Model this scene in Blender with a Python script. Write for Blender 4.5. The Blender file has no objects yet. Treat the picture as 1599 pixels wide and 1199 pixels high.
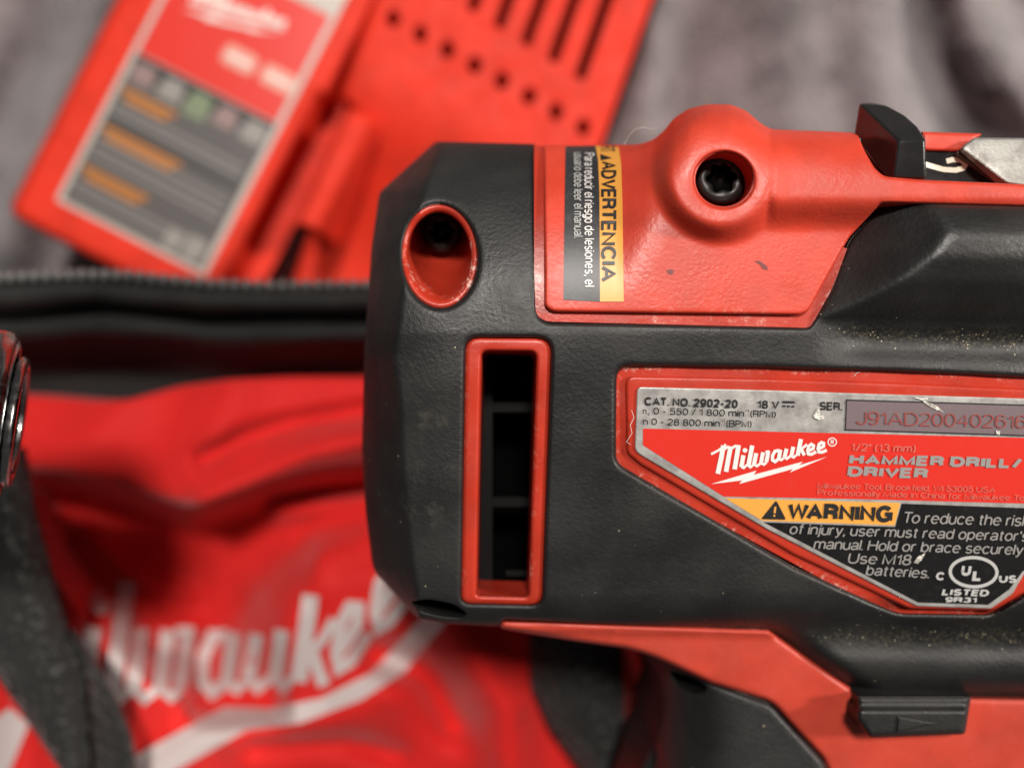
import bpy, math, random
import numpy as np
from mathutils.geometry import delaunay_2d_cdt
from mathutils import Vector

# ------------------------------------------------------------------ scene frame, camera, light
MM = 0.001
K = 0.1            # millimetres per picture pixel on the drill's nameplate plane
D = 130.0          # camera height above the nameplate plane (mm)
ZREF = 170.0       # nameplate plane above the blanket (mm)
CX, CY = 799.5, 599.5
sc = bpy.context.scene
col = sc.collection
sc.render.engine = 'CYCLES'
sc.cycles.use_denoising = True
sc.cycles.max_bounces = 8
sc.view_settings.view_transform = 'Standard'
sc.view_settings.look = 'None'
sc.view_settings.exposure = 0.0
sc.view_settings.gamma = 1.0

cam = bpy.data.cameras.new('camera')
cam.sensor_width = 36.0
cam.lens = 36.0 * D / (1599 * K)
cam.clip_start = 0.005
cam.clip_end = 20
cam.dof.use_dof = True
cam.dof.focus_distance = (D + 0.5) * MM
cam.dof.aperture_fstop = cam.lens / 5.2
camo = bpy.data.objects.new('camera', cam)
col.objects.link(camo)
camo.location = (0, 0, (ZREF + D) * MM)
sc.camera = camo

world = bpy.data.worlds.new('World')
sc.world = world
world.use_nodes = True
wb = world.node_tree.nodes['Background']
wb.inputs[0].default_value = (1.0, 0.97, 0.95, 1)
wb.inputs[1].default_value = 0.085

def area(name, loc, target, size, power, color):
    l = bpy.data.lights.new(name, 'AREA')
    l.shape = 'DISK'
    l.size = size
    l.energy = power
    l.color = color
    o = bpy.data.objects.new(name, l)
    col.objects.link(o)
    o.location = loc
    o.rotation_euler = (Vector(target) - Vector(loc)).to_track_quat('-Z', 'Y').to_euler()
    return o
TGT = (0, 0, ZREF * MM)
area('ceiling_lamp', (0.08, 0.66, 1.62), TGT, 0.24, 29.0, (1.0, 0.93, 0.86))
area('bedside_lamp', (1.15, 0.22, 0.86), TGT, 0.18, 18.0, (1.0, 0.92, 0.84))

# ------------------------------------------------------------------ helpers
random.seed(4)
rng = np.random.default_rng(4)
ORG = {}

def W(x, y, z):
    """picture pixel on the plane z (mm above the nameplate) -> world mm"""
    x, y, z = np.broadcast_arrays(np.asarray(x, float), np.asarray(y, float), np.asarray(z, float))
    s = (D - z) / D
    return np.stack([(x - CX) * K * s, -(y - CY) * K * s, z + ZREF], -1)

def sstep(a, b, x):
    t = np.clip((x - a) / (b - a), 0, 1)
    return t * t * (3 - 2 * t)

def rounded(pts, r=0.0, n=5):
    out = []
    m = len(pts)
    for i, p in enumerate(pts):
        rr = p[2] if len(p) > 2 else r
        p1 = np.array(p[:2], float)
        if rr <= 0:
            out.append(tuple(p1)); continue
        a = np.array(pts[i - 1][:2], float) - p1
        b = np.array(pts[(i + 1) % m][:2], float) - p1
        la, lb = np.linalg.norm(a), np.linalg.norm(b)
        A = p1 + a / la * min(rr, la * .48)
        B = p1 + b / lb * min(rr, lb * .48)
        for t in np.linspace(0, 1, n):
            out.append(tuple((1 - t) ** 2 * A + 2 * t * (1 - t) * p1 + t * t * B))
    return out

def ellipse(cx, cy, rx, ry, n=48, rot=0.0):
    a = np.linspace(0, 2 * math.pi, n, endpoint=False)
    c, s = math.cos(rot), math.sin(rot)
    x, y = rx * np.cos(a), ry * np.sin(a)
    return list(zip(cx + x * c - y * s, cy + x * s + y * c))

def resample(loop, step):
    P = np.array([p[:2] for p in loop], float)
    out = []
    for i in range(len(P)):
        a, b = P[i], P[(i + 1) % len(P)]
        L = np.linalg.norm(b - a)
        if L < 1e-6:
            continue
        n = max(1, int(math.ceil(L / step)))
        for k in range(n):
            out.append(a + (b - a) * k / n)
    return np.array(out)

def pip(x, y, L):
    res = np.zeros(len(x), bool)
    x0, y0 = L[:, 0], L[:, 1]
    x1, y1 = np.roll(x0, -1), np.roll(y0, -1)
    for i in range(len(L)):
        if y0[i] == y1[i]:
            continue
        c = (y0[i] > y) != (y1[i] > y)
        res ^= c & (x < (x1[i] - x0[i]) * (y - y0[i]) / (y1[i] - y0[i]) + x0[i])
    return res

def segdist(x, y, L, closed=True):
    A = L if closed else L[:-1]
    B = np.roll(L, -1, 0) if closed else L[1:]
    best = np.full(len(x), 1e9)
    for i in range(len(A)):
        d = B[i] - A[i]
        l2 = d @ d
        if l2 < 1e-12:
            continue
        t = np.clip(((x - A[i, 0]) * d[0] + (y - A[i, 1]) * d[1]) / l2, 0, 1)
        q = (x - A[i, 0] - t * d[0]) ** 2 + (y - A[i, 1] - t * d[1]) ** 2
        best = np.minimum(best, q)
    return np.sqrt(best)

def new_obj(name, verts_mm, faces, mat, parent, smooth=True, attrs=None):
    org = ORG.get(parent.name, (0, 0, 0)) if parent else (0, 0, 0)
    V = (np.asarray(verts_mm, float) - np.array(org)) * MM
    me = bpy.data.meshes.new(name)
    me.from_pydata(V.tolist(), [], [list(map(int, f)) for f in faces])
    if smooth:
        me.polygons.foreach_set('use_smooth', [True] * len(me.polygons))
    if attrs:
        for k, v in attrs.items():
            at = me.attributes.new(k, 'FLOAT', 'POINT')
            at.data.foreach_set('value', np.asarray(v, np.float32))
    if mat:
        me.materials.append(mat)
    me.update()
    o = bpy.data.objects.new(name, me)
    col.objects.link(o)
    if parent:
        o.parent = parent
        ORG[o.name] = org
    return o

def thing(name, label, cat, org, group=None, kind=None):
    o = bpy.data.objects.new(name, None)
    o.empty_display_size = 0.01
    col.objects.link(o)
    o.location = tuple(v * MM for v in org)
    ORG[o.name] = org
    o['label'] = label
    o['category'] = cat
    if group: o['group'] = group
    if kind: o['kind'] = kind
    return o

def flip_up(verts, faces):
    """orient faces so that they look towards +z"""
    V = np.asarray(verts)
    A = np.array([f[:3] for f in faces])
    p, q = V[A[:, 1]] - V[A[:, 0]], V[A[:, 2]] - V[A[:, 0]]
    nz = p[:, 0] * q[:, 1] - p[:, 1] * q[:, 0]
    return [f if k >= 0 else f[::-1] for f, k in zip(faces, nz)]

def patch(name, outer, zf, mat, parent, holes=(), step=4.0, pitch=7.0, bev=None, hbev=None,
          skirt=None, hskirt=None, attrs=None, tf=None):
    """a shell traced by outlines, lying on the height function zf(x, y), edges rolled over by bev=(width, drop)"""
    loops = [resample(outer, step)] + [resample(h, min(step, 3.0)) for h in holes]
    bevs = [bev] + [hbev[i] if isinstance(hbev, list) else hbev for i in range(len(holes))]
    sk = [skirt] + [hskirt[i] if isinstance(hskirt, list) else hskirt for i in range(len(holes))]
    pts, edges = [], []
    for L in loops:
        b = len(pts)
        pts += [tuple(p) for p in L]
        edges += [(b + i, b + (i + 1) % len(L)) for i in range(len(L))]
    lo, hi = loops[0].min(0), loops[0].max(0)
    gx, gy = np.meshgrid(np.arange(lo[0], hi[0], pitch), np.arange(lo[1], hi[1], pitch * .87))
    gx = gx + (np.arange(gx.shape[0]) % 2)[:, None] * pitch * .5
    gx, gy = gx.ravel(), gy.ravel()
    def inside(x, y):
        m = pip(x, y, loops[0])
        for L in loops[1:]:
            m &= ~pip(x, y, L)
        return m
    m = inside(gx, gy)
    gx, gy = gx[m], gy[m]
    keep = np.ones(len(gx), bool)
    for L, bv in zip(loops, bevs):
        keep &= segdist(gx, gy, L) > ((bv[0] if bv else 0) + .45 * pitch)
    extra = [np.stack([gx[keep], gy[keep]], -1)]
    for li, (L, bv) in enumerate(zip(loops, bevs)):
        if not bv:
            continue
        t = np.roll(L, -1, 0) - np.roll(L, 1, 0)
        t /= np.maximum(np.linalg.norm(t, axis=1), 1e-9)[:, None]
        nrm = np.stack([-t[:, 1], t[:, 0]], -1)
        probe = L + nrm * .5
        if inside(probe[:, 0], probe[:, 1]).mean() < .5:
            nrm = -nrm
        for f in (.1, .28, .5, .75, 1.0):
            q = L + nrm * bv[0] * f
            ok = inside(q[:, 0], q[:, 1]) & (np.abs(segdist(q[:, 0], q[:, 1], L) - bv[0] * f) < .12 * bv[0])
            for lj, L2 in enumerate(loops):
                if lj != li:
                    b2 = bevs[lj]
                    ok &= segdist(q[:, 0], q[:, 1], L2) > (b2[0] * .9 if b2 else 1.0)
            extra.append(q[ok])
    pts += [tuple(p) for e in extra for p in e]
    r = delaunay_2d_cdt([Vector(p) for p in pts], edges, [], 0, 1e-4)
    V2 = np.array([(v.x, v.y) for v in r[0]])
    F = np.array([f for f in r[2]])
    e1, e2 = V2[F[:, 1]] - V2[F[:, 0]], V2[F[:, 2]] - V2[F[:, 0]]
    F = F[np.abs(e1[:, 0] * e2[:, 1] - e1[:, 1] * e2[:, 0]) > 2e-2]
    c = V2[F].mean(1)
    F = F[inside(c[:, 0], c[:, 1])]
    ds = [segdist(V2[:, 0], V2[:, 1], L) for L in loops]
    if tf:
        X, Y = tf(V2[:, 0], V2[:, 1])
    else:
        X, Y = V2[:, 0], V2[:, 1]
    z = zf(V2[:, 0], V2[:, 1]) + np.zeros(len(V2))
    for d, bv in zip(ds, bevs):
        if bv:
            u = 1 - np.clip(d / bv[0], 0, 1)
            z = z - bv[1] * (1 - np.sqrt(np.clip(1 - u * u, 0, 1)))
    P = W(X, Y, z)
    F = flip_up(P, F.tolist())
    verts = P.tolist()
    at = {k: list(np.broadcast_to(f(V2[:, 0], V2[:, 1]), (len(V2),))) for k, f in (attrs or {}).items()}
    if any(s is not None for s in sk):
        cnt = {}
        for f in F:
            for a, b in ((f[0], f[1]), (f[1], f[2]), (f[2], f[0])):
                k = (min(a, b), max(a, b))
                cnt[k] = None if k in cnt else (a, b)
        low, top = {}, {}
        D2 = np.stack(ds)
        for k, e in cnt.items():
            if e is None:
                continue
            a, b = e
            li = int(np.argmin(D2[:, a] + D2[:, b]))
            if sk[li] is None:
                continue
            for v in (a, b):
                if (v, li) not in low:
                    if bevs[li]:
                        top[(v, li)] = v
                    else:
                        verts.append(list(verts[v])); top[(v, li)] = len(verts) - 1
                        for kk in at: at[kk].append(at[kk][v])
                    verts.append([verts[v][0], verts[v][1], sk[li] + ZREF]); low[(v, li)] = len(verts) - 1
                    for kk in at: at[kk].append(at[kk][v])
            F.append([top[(b, li)], top[(a, li)], low[(a, li)], low[(b, li)]])
    return new_obj(name, verts, F, mat, parent, True, at)

def poly_flat(name, polys, zf, mat, parent, lift=.05, sub=None):
    """flat printed shapes: each polygon triangulated and laid on zf + lift"""
    verts, faces = [], []
    for i, pg in enumerate(polys):
        P = resample(pg, sub) if sub else np.array([p[:2] for p in pg], float)
        E = [(k, (k + 1) % len(P)) for k in range(len(P))]
        pts = [Vector(p) for p in P]
        if sub:
            lo, hi = P.min(0), P.max(0)
            gx, gy = np.meshgrid(np.arange(lo[0], hi[0], sub), np.arange(lo[1], hi[1], sub))
            gx, gy = gx.ravel(), gy.ravel()
            m = pip(gx, gy, P)
            gx, gy = gx[m], gy[m]
            if len(gx):
                m = segdist(gx, gy, P) > sub * .4
                pts += [Vector(p) for p in zip(gx[m], gy[m])]
        r = delaunay_2d_cdt(pts, E, [], 0, 1e-5)
        V2 = np.array([(v.x, v.y) for v in r[0]])
        F = np.array(r[2])
        e1, e2 = V2[F[:, 1]] - V2[F[:, 0]], V2[F[:, 2]] - V2[F[:, 0]]
        F = F[np.abs(e1[:, 0] * e2[:, 1] - e1[:, 1] * e2[:, 0]) > 1e-4]
        c = V2[F].mean(1)
        F = F[pip(c[:, 0], c[:, 1], P)]
        b = len(verts)
        z = zf(V2[:, 0], V2[:, 1]) + lift + .006 * (i % 8)
        P3 = W(V2[:, 0], V2[:, 1], z)
        verts += P3.tolist()
        faces += [[b + int(q) for q in f] for f in flip_up(P3, F.tolist())]
    return new_obj(name, verts, faces, mat, parent, False)

def stroke_quads(pts, w, closed=False):
    P = np.array(pts, float)
    n = len(P)
    Lf, Rt = [], []
    for i in range(n):
        a = P[i - 1] if (i > 0 or closed) else None
        b = P[(i + 1) % n] if (i < n - 1 or closed) else None
        d1 = None if a is None else (P[i] - a) / max(np.linalg.norm(P[i] - a), 1e-9)
        d2 = None if b is None else (b - P[i]) / max(np.linalg.norm(b - P[i]), 1e-9)
        if d1 is None: d1 = d2
        if d2 is None: d2 = d1
        n1, n2 = np.array([-d1[1], d1[0]]), np.array([-d2[1], d2[0]])
        mm = n1 + n2
        l = np.linalg.norm(mm)
        mm = n1 if l < 1e-6 else mm / l
        k = 1 / max(mm @ n1, .6)
        Lf.append(P[i] + mm * w / 2 * k); Rt.append(P[i] - mm * w / 2 * k)
    q = []
    for i in range(n if closed else n - 1):
        j = (i + 1) % n
        q.append([Lf[i], Lf[j], Rt[j], Rt[i]])
    return q

def strokes(name, sts, zf, mat, parent, lift=.05, sub=None):
    """list of (points, width[, closed]) drawn as flat printed lines"""
    verts, faces = [], []
    for i, s in enumerate(sts):
        pts = s[0]
        cl = len(s) > 2 and s[2]
        if sub:
            if cl:
                pts = resample(pts, sub)
            else:
                q = []
                for a, b in zip(pts[:-1], pts[1:]):
                    a, b = np.array(a, float), np.array(b, float)
                    n = max(1, int(np.linalg.norm(b - a) / sub))
                    q += [a + (b - a) * t / n for t in range(n)]
                pts = q + [np.array(pts[-1], float)]
        for qd in stroke_quads(pts, s[1], cl):
            qd = np.array(qd)
            z = zf(qd[:, 0], qd[:, 1]) + lift + .008 * (i % 10)
            P3 = W(qd[:, 0], qd[:, 1], z)
            b = len(verts)
            verts += P3.tolist()
            faces += [[b + k for k in f] for f in flip_up(P3, [[0, 1, 2, 3]])]
    return new_obj(name, verts, faces, mat, parent, False)

def loft(name, rings, mat, parent, cap0=False, cap1=False, smooth=True, closed=True, attrs=None):
    n = len(rings[0])
    V = np.vstack(rings)
    F = []
    for r in range(len(rings) - 1):
        for i in range(n if closed else n - 1):
            j = (i + 1) % n
            F.append([r * n + i, r * n + j, (r + 1) * n + j, (r + 1) * n + i])
    if cap0: F.append(list(range(n)))
    if cap1: F.append(list(range((len(rings) - 1) * n, len(rings) * n))[::-1])
    return new_obj(name, V, F, mat, parent, smooth, attrs)

# ---- a plain grotesque stroke alphabet (cap height 1)
def arc(cx, cy, rx, ry, a0, a1, n=9):
    return [(cx + rx * math.cos(math.radians(a)), cy + ry * math.sin(math.radians(a))) for a in np.linspace(a0, a1, n)]
XH = .73
GL = {
 'A': (.70, [[(0,0),(.35,1),(.70,0)], [(.12,.34),(.58,.34)]]),
 'B': (.60, [[(0,0),(0,1)]+[(.35,1)]+arc(.35,.765,.22,.235,90,-90)+[(0,.53)], [(.35,.53)]+arc(.36,.265,.24,.265,90,-90)+[(0,0)]]),
 'C': (.66, [arc(.35,.5,.35,.5,38,322,16)]),
 'D': (.64, [[(0,0),(0,1),(.28,1)]+arc(.28,.5,.36,.5,80,-80,10)+[(.28,0),(0,0)]]),
 'E': (.52, [[(.52,1),(0,1),(0,0),(.52,0)], [(0,.52),(.47,.52)]]),
 'F': (.50, [[(.50,1),(0,1),(0,0)], [(0,.50),(.43,.50)]]),
 'G': (.70, [arc(.36,.5,.36,.5,40,340,16)+[(.70,.48),(.40,.48)], [(.70,.48),(.70,0)]]),
 'H': (.62, [[(0,0),(0,1)], [(.62,0),(.62,1)], [(0,.52),(.62,.52)]]),
 'I': (.0, [[(0,0),(0,1)]]),
 'J': (.45, [[(.45,1),(.45,.25)]+arc(.225,.24,.225,.24,0,-180)]),
 'K': (.62, [[(0,0),(0,1)], [(.60,1),(0,.38)], [(.20,.58),(.62,0)]]),
 'L': (.48, [[(0,1),(0,0),(.48,0)]]),
 'M': (.74, [[(0,0),(0,1),(.37,.05),(.74,1),(.74,0)]]),
 'N': (.62, [[(0,0),(0,1),(.62,0),(.62,1)]]),
 'O': (.70, [arc(.35,.5,.35,.5,0,360,22)]),
 'P': (.56, [[(0,0),(0,1),(.32,1)]+arc(.32,.75,.24,.25,90,-90)+[(0,.5)]]),
 'R': (.60, [[(0,0),(0,1),(.34,1)]+arc(.34,.76,.23,.24,90,-90)+[(0,.52)], [(.34,.52)]+[(.53,.40),(.56,0)]]),
 'S': (.58, [arc(.29,.75,.26,.25,30,240,10)+[(.40,.47)]+arc(.29,.26,.29,.26,50,-150,10)]),
 'T': (.60, [[(0,1),(.60,1)], [(.30,1),(.30,0)]]),
 'U': (.62, [[(0,1),(0,.3)]+arc(.31,.31,.31,.31,180,360)+[(.62,1)]]),
 'V': (.66, [[(0,1),(.33,0),(.66,1)]]),
 'W': (.95, [[(0,1),(.23,0),(.475,1),(.72,0),(.95,1)]]),
 '0': (.50, [arc(.25,.5,.25,.5,0,360,20)]),
 '1': (.26, [[(0,.76),(.14,.80),(.24,1),(.24,0)]]),
 '2': (.50, [arc(.25,.74,.25,.26,165,-30,10)+[(.36,.42),(.02,.06),(0,0),(.50,0)]]),
 '3': (.50, [arc(.24,.76,.22,.24,160,-90,10), arc(.24,.26,.26,.26,90,-165,11)]),
 '4': (.54, [[(.40,0),(.40,1),(0,.30),(.54,.30)]]),
 '5': (.50, [[(.46,1),(.08,1),(.03,.50)]+arc(.24,.33,.26,.33,130,-155,12)]),
 '6': (.50, [arc(.27,.62,.25,.38,40,180,8)+arc(.25,.31,.25,.31,180,540,16)]),
 '8': (.50, [arc(.25,.76,.21,.24,0,360,16), arc(.25,.265,.25,.265,0,360,16)]),
 '9': (.50, [arc(.23,.38,.25,.38,220,360,8)+arc(.25,.69,.25,.31,0,360,16)]),
 'a': (.47, [arc(.24,XH-.2,.21,.2,160,0,8)+[(.45,.12),(.48,0)], [(.45,.42),(.20,.36)]+arc(.18,.19,.18,.18,100,300,8)+[(.45,.18)]]),
 'b': (.48, [[(0,0),(0,1)], arc(.24,XH/2,.24,XH/2,0,360,16)]),
 'c': (.46, [arc(.25,XH/2,.25,XH/2,40,320,12)]),
 'd': (.48, [[(.48,0),(.48,1)], arc(.24,XH/2,.24,XH/2,0,360,16)]),
 'e': (.50, [[(.02,.39),(.50,.39)]+arc(.25,XH/2,.25,XH/2,4,320,14)]),
 'f': (.28, [arc(.24,.84,.12,.16,80,180,6)+[(.12,0)], [(0,XH),(.27,XH)]]),
 'g': (.48, [arc(.24,XH/2,.24,XH/2,0,360,16), [(.48,XH),(.48,-.05)]+arc(.24,-.05,.24,.19,0,-155,8)]),
 'h': (.45, [[(0,0),(0,1)], [(0,.42)]+arc(.225,XH-.24,.225,.24,180,0,8)+[(.45,0)]]),
 'i': (.0, [[(0,0),(0,XH)], [(0,.87),(0,1)]]),
 'j': (.06, [[(.06,XH),(.06,-.14),(-.04,-.22)], [(.06,.87),(.06,1)]]),
 'k': (.45, [[(0,0),(0,1)], [(.42,XH),(0,.30)], [(.16,.46),(.45,0)]]),
 'l': (.0, [[(0,0),(0,1)]]),
 'm': (.76, [[(0,0),(0,XH)], [(0,.45)]+arc(.19,XH-.22,.19,.22,180,0,8)+[(.38,0)], [(.38,.45)]+arc(.57,XH-.22,.19,.22,180,0,8)+[(.76,0)]]),
 'n': (.44, [[(0,0),(0,XH)], [(0,.43)]+arc(.22,XH-.24,.22,.24,180,0,8)+[(.44,0)]]),
 'o': (.50, [arc(.25,XH/2,.25,XH/2,0,360,18)]),
 'p': (.48, [[(0,-.24),(0,XH)], arc(.24,XH/2,.24,XH/2,0,360,16)]),
 'r': (.28, [[(0,0),(0,XH)], [(0,.42)]+arc(.24,XH-.26,.24,.26,180,85,6)]),
 's': (.43, [arc(.215,XH-.19,.19,.19,30,235,9)+[(.30,.35)]+arc(.215,.19,.215,.19,50,-150,9)]),
 't': (.28, [[(.12,.93),(.12,.14)]+arc(.24,.14,.12,.14,180,275,5), [(0,XH),(.27,XH)]]),
 'u': (.44, [[(0,XH),(0,.26)]+arc(.22,.26,.22,.26,180,360,8), [(.44,XH),(.44,0)]]),
 'v': (.46, [[(0,XH),(.23,0),(.46,XH)]]),
 'w': (.68, [[(0,XH),(.17,0),(.34,XH),(.51,0),(.68,XH)]]),
 'y': (.46, [[(0,XH),(.24,.02)], [(.46,XH),(.22,-.08),(.12,-.23),(.02,-.22)]]),
 '.': (.0, [[(0,-.03),(0,.10)]]),
 ',': (.04, [[(.04,.10),(.0,-.16)]]),
 "'": (.0, [[(0,.72),(0,1)]]),
 '"': (.15, [[(0,.70),(0,1)], [(.15,.70),(.15,1)]]),
 '-': (.28, [[(0,.40),(.28,.40)]]),
 '/': (.34, [[(0,-.02),(.34,1.02)]]),
 '(': (.16, [arc(.34,.42,.34,.66,125,235,8)]),
 ')': (.16, [arc(-.18,.42,.34,.66,55,-55,8)]),
}
KERN = {'WA': -.16, 'AT': -.10, 'AV': -.14, 'VE': -.04, 'To': -.10, 'LL': -.02, 'AD': .0, 'RT': -.05, 'P.': -.05}
def layout(s, th, sp=.05):
    x, out = 0.0, []
    for i, ch in enumerate(s):
        x += KERN.get(s[i - 1:i + 1], 0.0) if i else 0.0
        if ch == ' ':
            x += .30; continue
        w, sts = GL[ch]
        for st in sts:
            out.append([(x + th / 2 + px, py * (1 - th) + th / 2) for px, py in st])
        x += w + th + sp
    return out, x - sp

def text(s, p0, p1, cap, zf, mat, parent, th=.13, sp=.05, shear=0.0, name='lettering', lift=.06, ease=None):
    sts, wd = layout(s, th, sp)
    p0, p1 = np.array(p0, float), np.array(p1, float)
    L = np.linalg.norm(p1 - p0)
    d = (p1 - p0) / L
    up = np.array([d[1], -d[0]])
    verts, faces = [], []
    sx = L / wd
    for i, st in enumerate(sts):
        for qd in stroke_quads(st, th):
            q = np.array(qd)
            q[:, 1] = np.clip(q[:, 1], min(p[1] for p in st) - th / 2, max(p[1] for p in st) + th / 2)
            u = q[:, 0] + shear * q[:, 1] * cap / sx * 1.0
            t = u / wd
            if ease is not None:
                t = ease * t + (1 - ease) * t * t
            P = p0 + np.outer(t * L, d) + np.outer(q[:, 1] * cap, up)
            z = zf(P[:, 0], P[:, 1]) + lift + .006 * (i % 6)
            P3 = W(P[:, 0], P[:, 1], z)
            b = len(verts)
            verts += P3.tolist()
            faces += [[b + k for k in f] for f in flip_up(P3, [[0, 1, 2, 3]])]
    return new_obj(name, verts, faces, mat, parent, False)

# ------------------------------------------------------------------ materials
def base_mat(name, color, rough, metal=0.0, spec=.5):
    m = bpy.data.materials.new(name)
    m.use_nodes = True
    b = m.node_tree.nodes['Principled BSDF']
    b.inputs['Base Color'].default_value = (*color, 1)
    b.inputs['Roughness'].default_value = rough
    b.inputs['Metallic'].default_value = metal
    b.inputs['Specular IOR Level'].default_value = spec
    return m

class N:
    def __init__(self, m):
        self.m = m; self.t = m.node_tree
        self.b = self.t.nodes['Principled BSDF']
        self.co = self.t.nodes.new('ShaderNodeTexCoord').outputs['Object']
    def n(self, kind, **kw):
        x = self.t.nodes.new(kind)
        for k, v in kw.items(): setattr(x, k, v)
        return x
    def link(self, a, b): self.t.links.new(a, b)
    def noise(self, scale, detail=3, rough=.55, stretch=None):
        x = self.n('ShaderNodeTexNoise')
        x.inputs['Scale'].default_value = scale
        x.inputs['Detail'].default_value = detail
        x.inputs['Roughness'].default_value = rough
        src = self.co
        if stretch:
            mp = self.n('ShaderNodeMapping')
            mp.inputs['Scale'].default_value = stretch
            self.link(src, mp.inputs['Vector']); src = mp.outputs[0]
        self.link(src, x.inputs['Vector'])
        return x.outputs['Fac']
    def voronoi(self, scale, feature='F1'):
        x = self.n('ShaderNodeTexVoronoi', feature=feature)
        x.inputs['Scale'].default_value = scale
        self.link(self.co, x.inputs['Vector'])
        return x
    def ramp(self, fac, a, b, va=0.0, vb=1.0):
        x = self.n('ShaderNodeMapRange')
        x.interpolation_type = 'SMOOTHSTEP'
        x.inputs['From Min'].default_value = a; x.inputs['From Max'].default_value = b
        x.inputs['To Min'].default_value = va; x.inputs['To Max'].default_value = vb
        self.link(fac, x.inputs['Value'])
        return x.outputs[0]
    def math(self, op, a, b):
        x = self.n('ShaderNodeMath', operation=op)
        for i, v in enumerate((a, b)):
            if isinstance(v, (int, float)): x.inputs[i].default_value = v
            else: self.link(v, x.inputs[i])
        return x.outputs[0]
    def attr(self, name):
        return self.n('ShaderNodeAttribute', attribute_name=name).outputs['Fac']
    def mix(self, fac, a, b):
        x = self.n('ShaderNodeMix', data_type='RGBA')
        if isinstance(fac, (int, float)): x.inputs[0].default_value = fac
        else: self.link(fac, x.inputs[0])
        for i, v in ((6, a), (7, b)):
            if isinstance(v, tuple): x.inputs[i].default_value = (*v, 1)
            else: self.link(v, x.inputs[i])
        return x.outputs[2]
    def bump(self, h, strength, dist, prev=None):
        x = self.n('ShaderNodeBump')
        x.inputs['Strength'].default_value = strength
        x.inputs['Distance'].default_value = dist
        self.link(h, x.inputs['Height'])
        if prev: self.link(prev, x.inputs['Normal'])
        return x.outputs[0]

def rubber_mat():
    m = base_mat('black_rubber', (.02, .02, .021), .5)
    n = N(m)
    big = n.noise(70, 4, .6)
    c = n.mix(n.ramp(big, .35, .7), (.0075, .0078, .0081), (.0135, .0131, .0122))
    # scuffed, dusty patches and single specks
    patch_ = n.ramp(n.noise(220, 5, .7), .52, .72)
    c = n.mix(n.math('MULTIPLY', patch_, n.ramp(n.attr('scuff'), 0, 1, .05, .45)), c, (.075, .070, .055))
    v = n.voronoi(1900)
    cell = n.ramp(v.outputs['Distance'], .16, .34, 1, 0)
    rnd = n.n('ShaderNodeSeparateColor'); n.link(v.outputs['Color'], rnd.inputs[0])
    thr = n.math('SUBTRACT', 1.0, n.math('ADD', n.math('MULTIPLY', n.math('MULTIPLY', n.attr('dust'), n.ramp(n.noise(330, 4, .7), .42, .66, .15, 1.2)), .80), .003))
    pick = n.math('GREATER_THAN', rnd.outputs[0], thr)
    c = n.mix(n.math('MULTIPLY', n.math('MULTIPLY', cell, pick), rnd.outputs[1]), c, (.42, .37, .25))
    haze = n.math('MULTIPLY', n.attr('dust'), n.ramp(n.noise(1300, 3, .7), .45, .7))
    c = n.mix(n.math('MULTIPLY', haze, .30), c, (.20, .17, .10))
    n.link(c, n.b.inputs['Base Color'])
    n.link(n.ramp(n.noise(38, 6, .7), .32, .68, .40, .62), n.b.inputs['Roughness'])
    h = n.noise(1500, 2.5, .55)
    h2 = n.noise(3800, 2, .5)
    b1 = n.bump(h, .33, .00024)
    n.link(n.bump(h2, .35, .00008, b1), n.b.inputs['Normal'])
    return m

def red_mat(name, color=(.70, .040, .020), rough=.36, tex=.25, scale=1500):
    m = base_mat(name, color, rough)
    n = N(m)
    c2 = tuple(v * .82 for v in color)
    c = n.mix(n.ramp(n.noise(110, 4), .35, .7), color, c2)
    # pale scuffs along worn edges (where 'wear' is painted on the mesh) and dark grime marks
    w = n.math('MULTIPLY', n.math('MULTIPLY', n.attr('wear'), n.ramp(n.noise(120, 3, .6), .46, .60)), n.ramp(n.noise(1000, 5, .8), .50, .64))
    c = n.mix(w, c, (.80, .52, .44))
    sp = n.voronoi(900)
    rnd = n.n('ShaderNodeSeparateColor'); n.link(sp.outputs['Color'], rnd.inputs[0])
    k = n.math('MULTIPLY', n.ramp(sp.outputs['Distance'], .10, .22, 1, 0), n.math('GREATER_THAN', rnd.outputs[0], .985))
    c = n.mix(n.math('MULTIPLY', k, .6), c, (.20, .03, .02))
    n.link(c, n.b.inputs['Base Color'])
    n.link(n.ramp(n.noise(160, 4), .3, .7, rough - .05, rough + .1), n.b.inputs['Roughness'])
    b1 = n.bump(n.noise(scale, 2.5, .55), tex, .00020)
    n.link(n.bump(n.noise(300, 3), .12, .0004, b1), n.b.inputs['Normal'])
    return m

def silver_mat():
    m = base_mat('foil', (.42, .41, .40), .38, .35)
    n = N(m)
    n.link(n.mix(n.ramp(n.noise(420, 6, .7), .35, .7), (.46, .45, .43), (.30, .29, .28)), n.b.inputs['Base Color'])
    n.link(n.ramp(n.noise(200, 5), .3, .7, .30, .5), n.b.inputs['Roughness'])
    n.link(n.bump(n.noise(500, 4), .35, .0003), n.b.inputs['Normal'])
    return m

def print_mat(name, color, rough=.35, var=.25):
    m = base_mat(name, color, rough)
    n = N(m)
    n.link(n.mix(n.math('MULTIPLY', n.ramp(n.noise(700, 5, .7), .5, .75), var), color, tuple(.5 * v + .12 for v in color)), n.b.inputs['Base Color'])
    n.link(n.bump(n.noise(400, 3), .12, .0002), n.b.inputs['Normal'])
    return m

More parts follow.
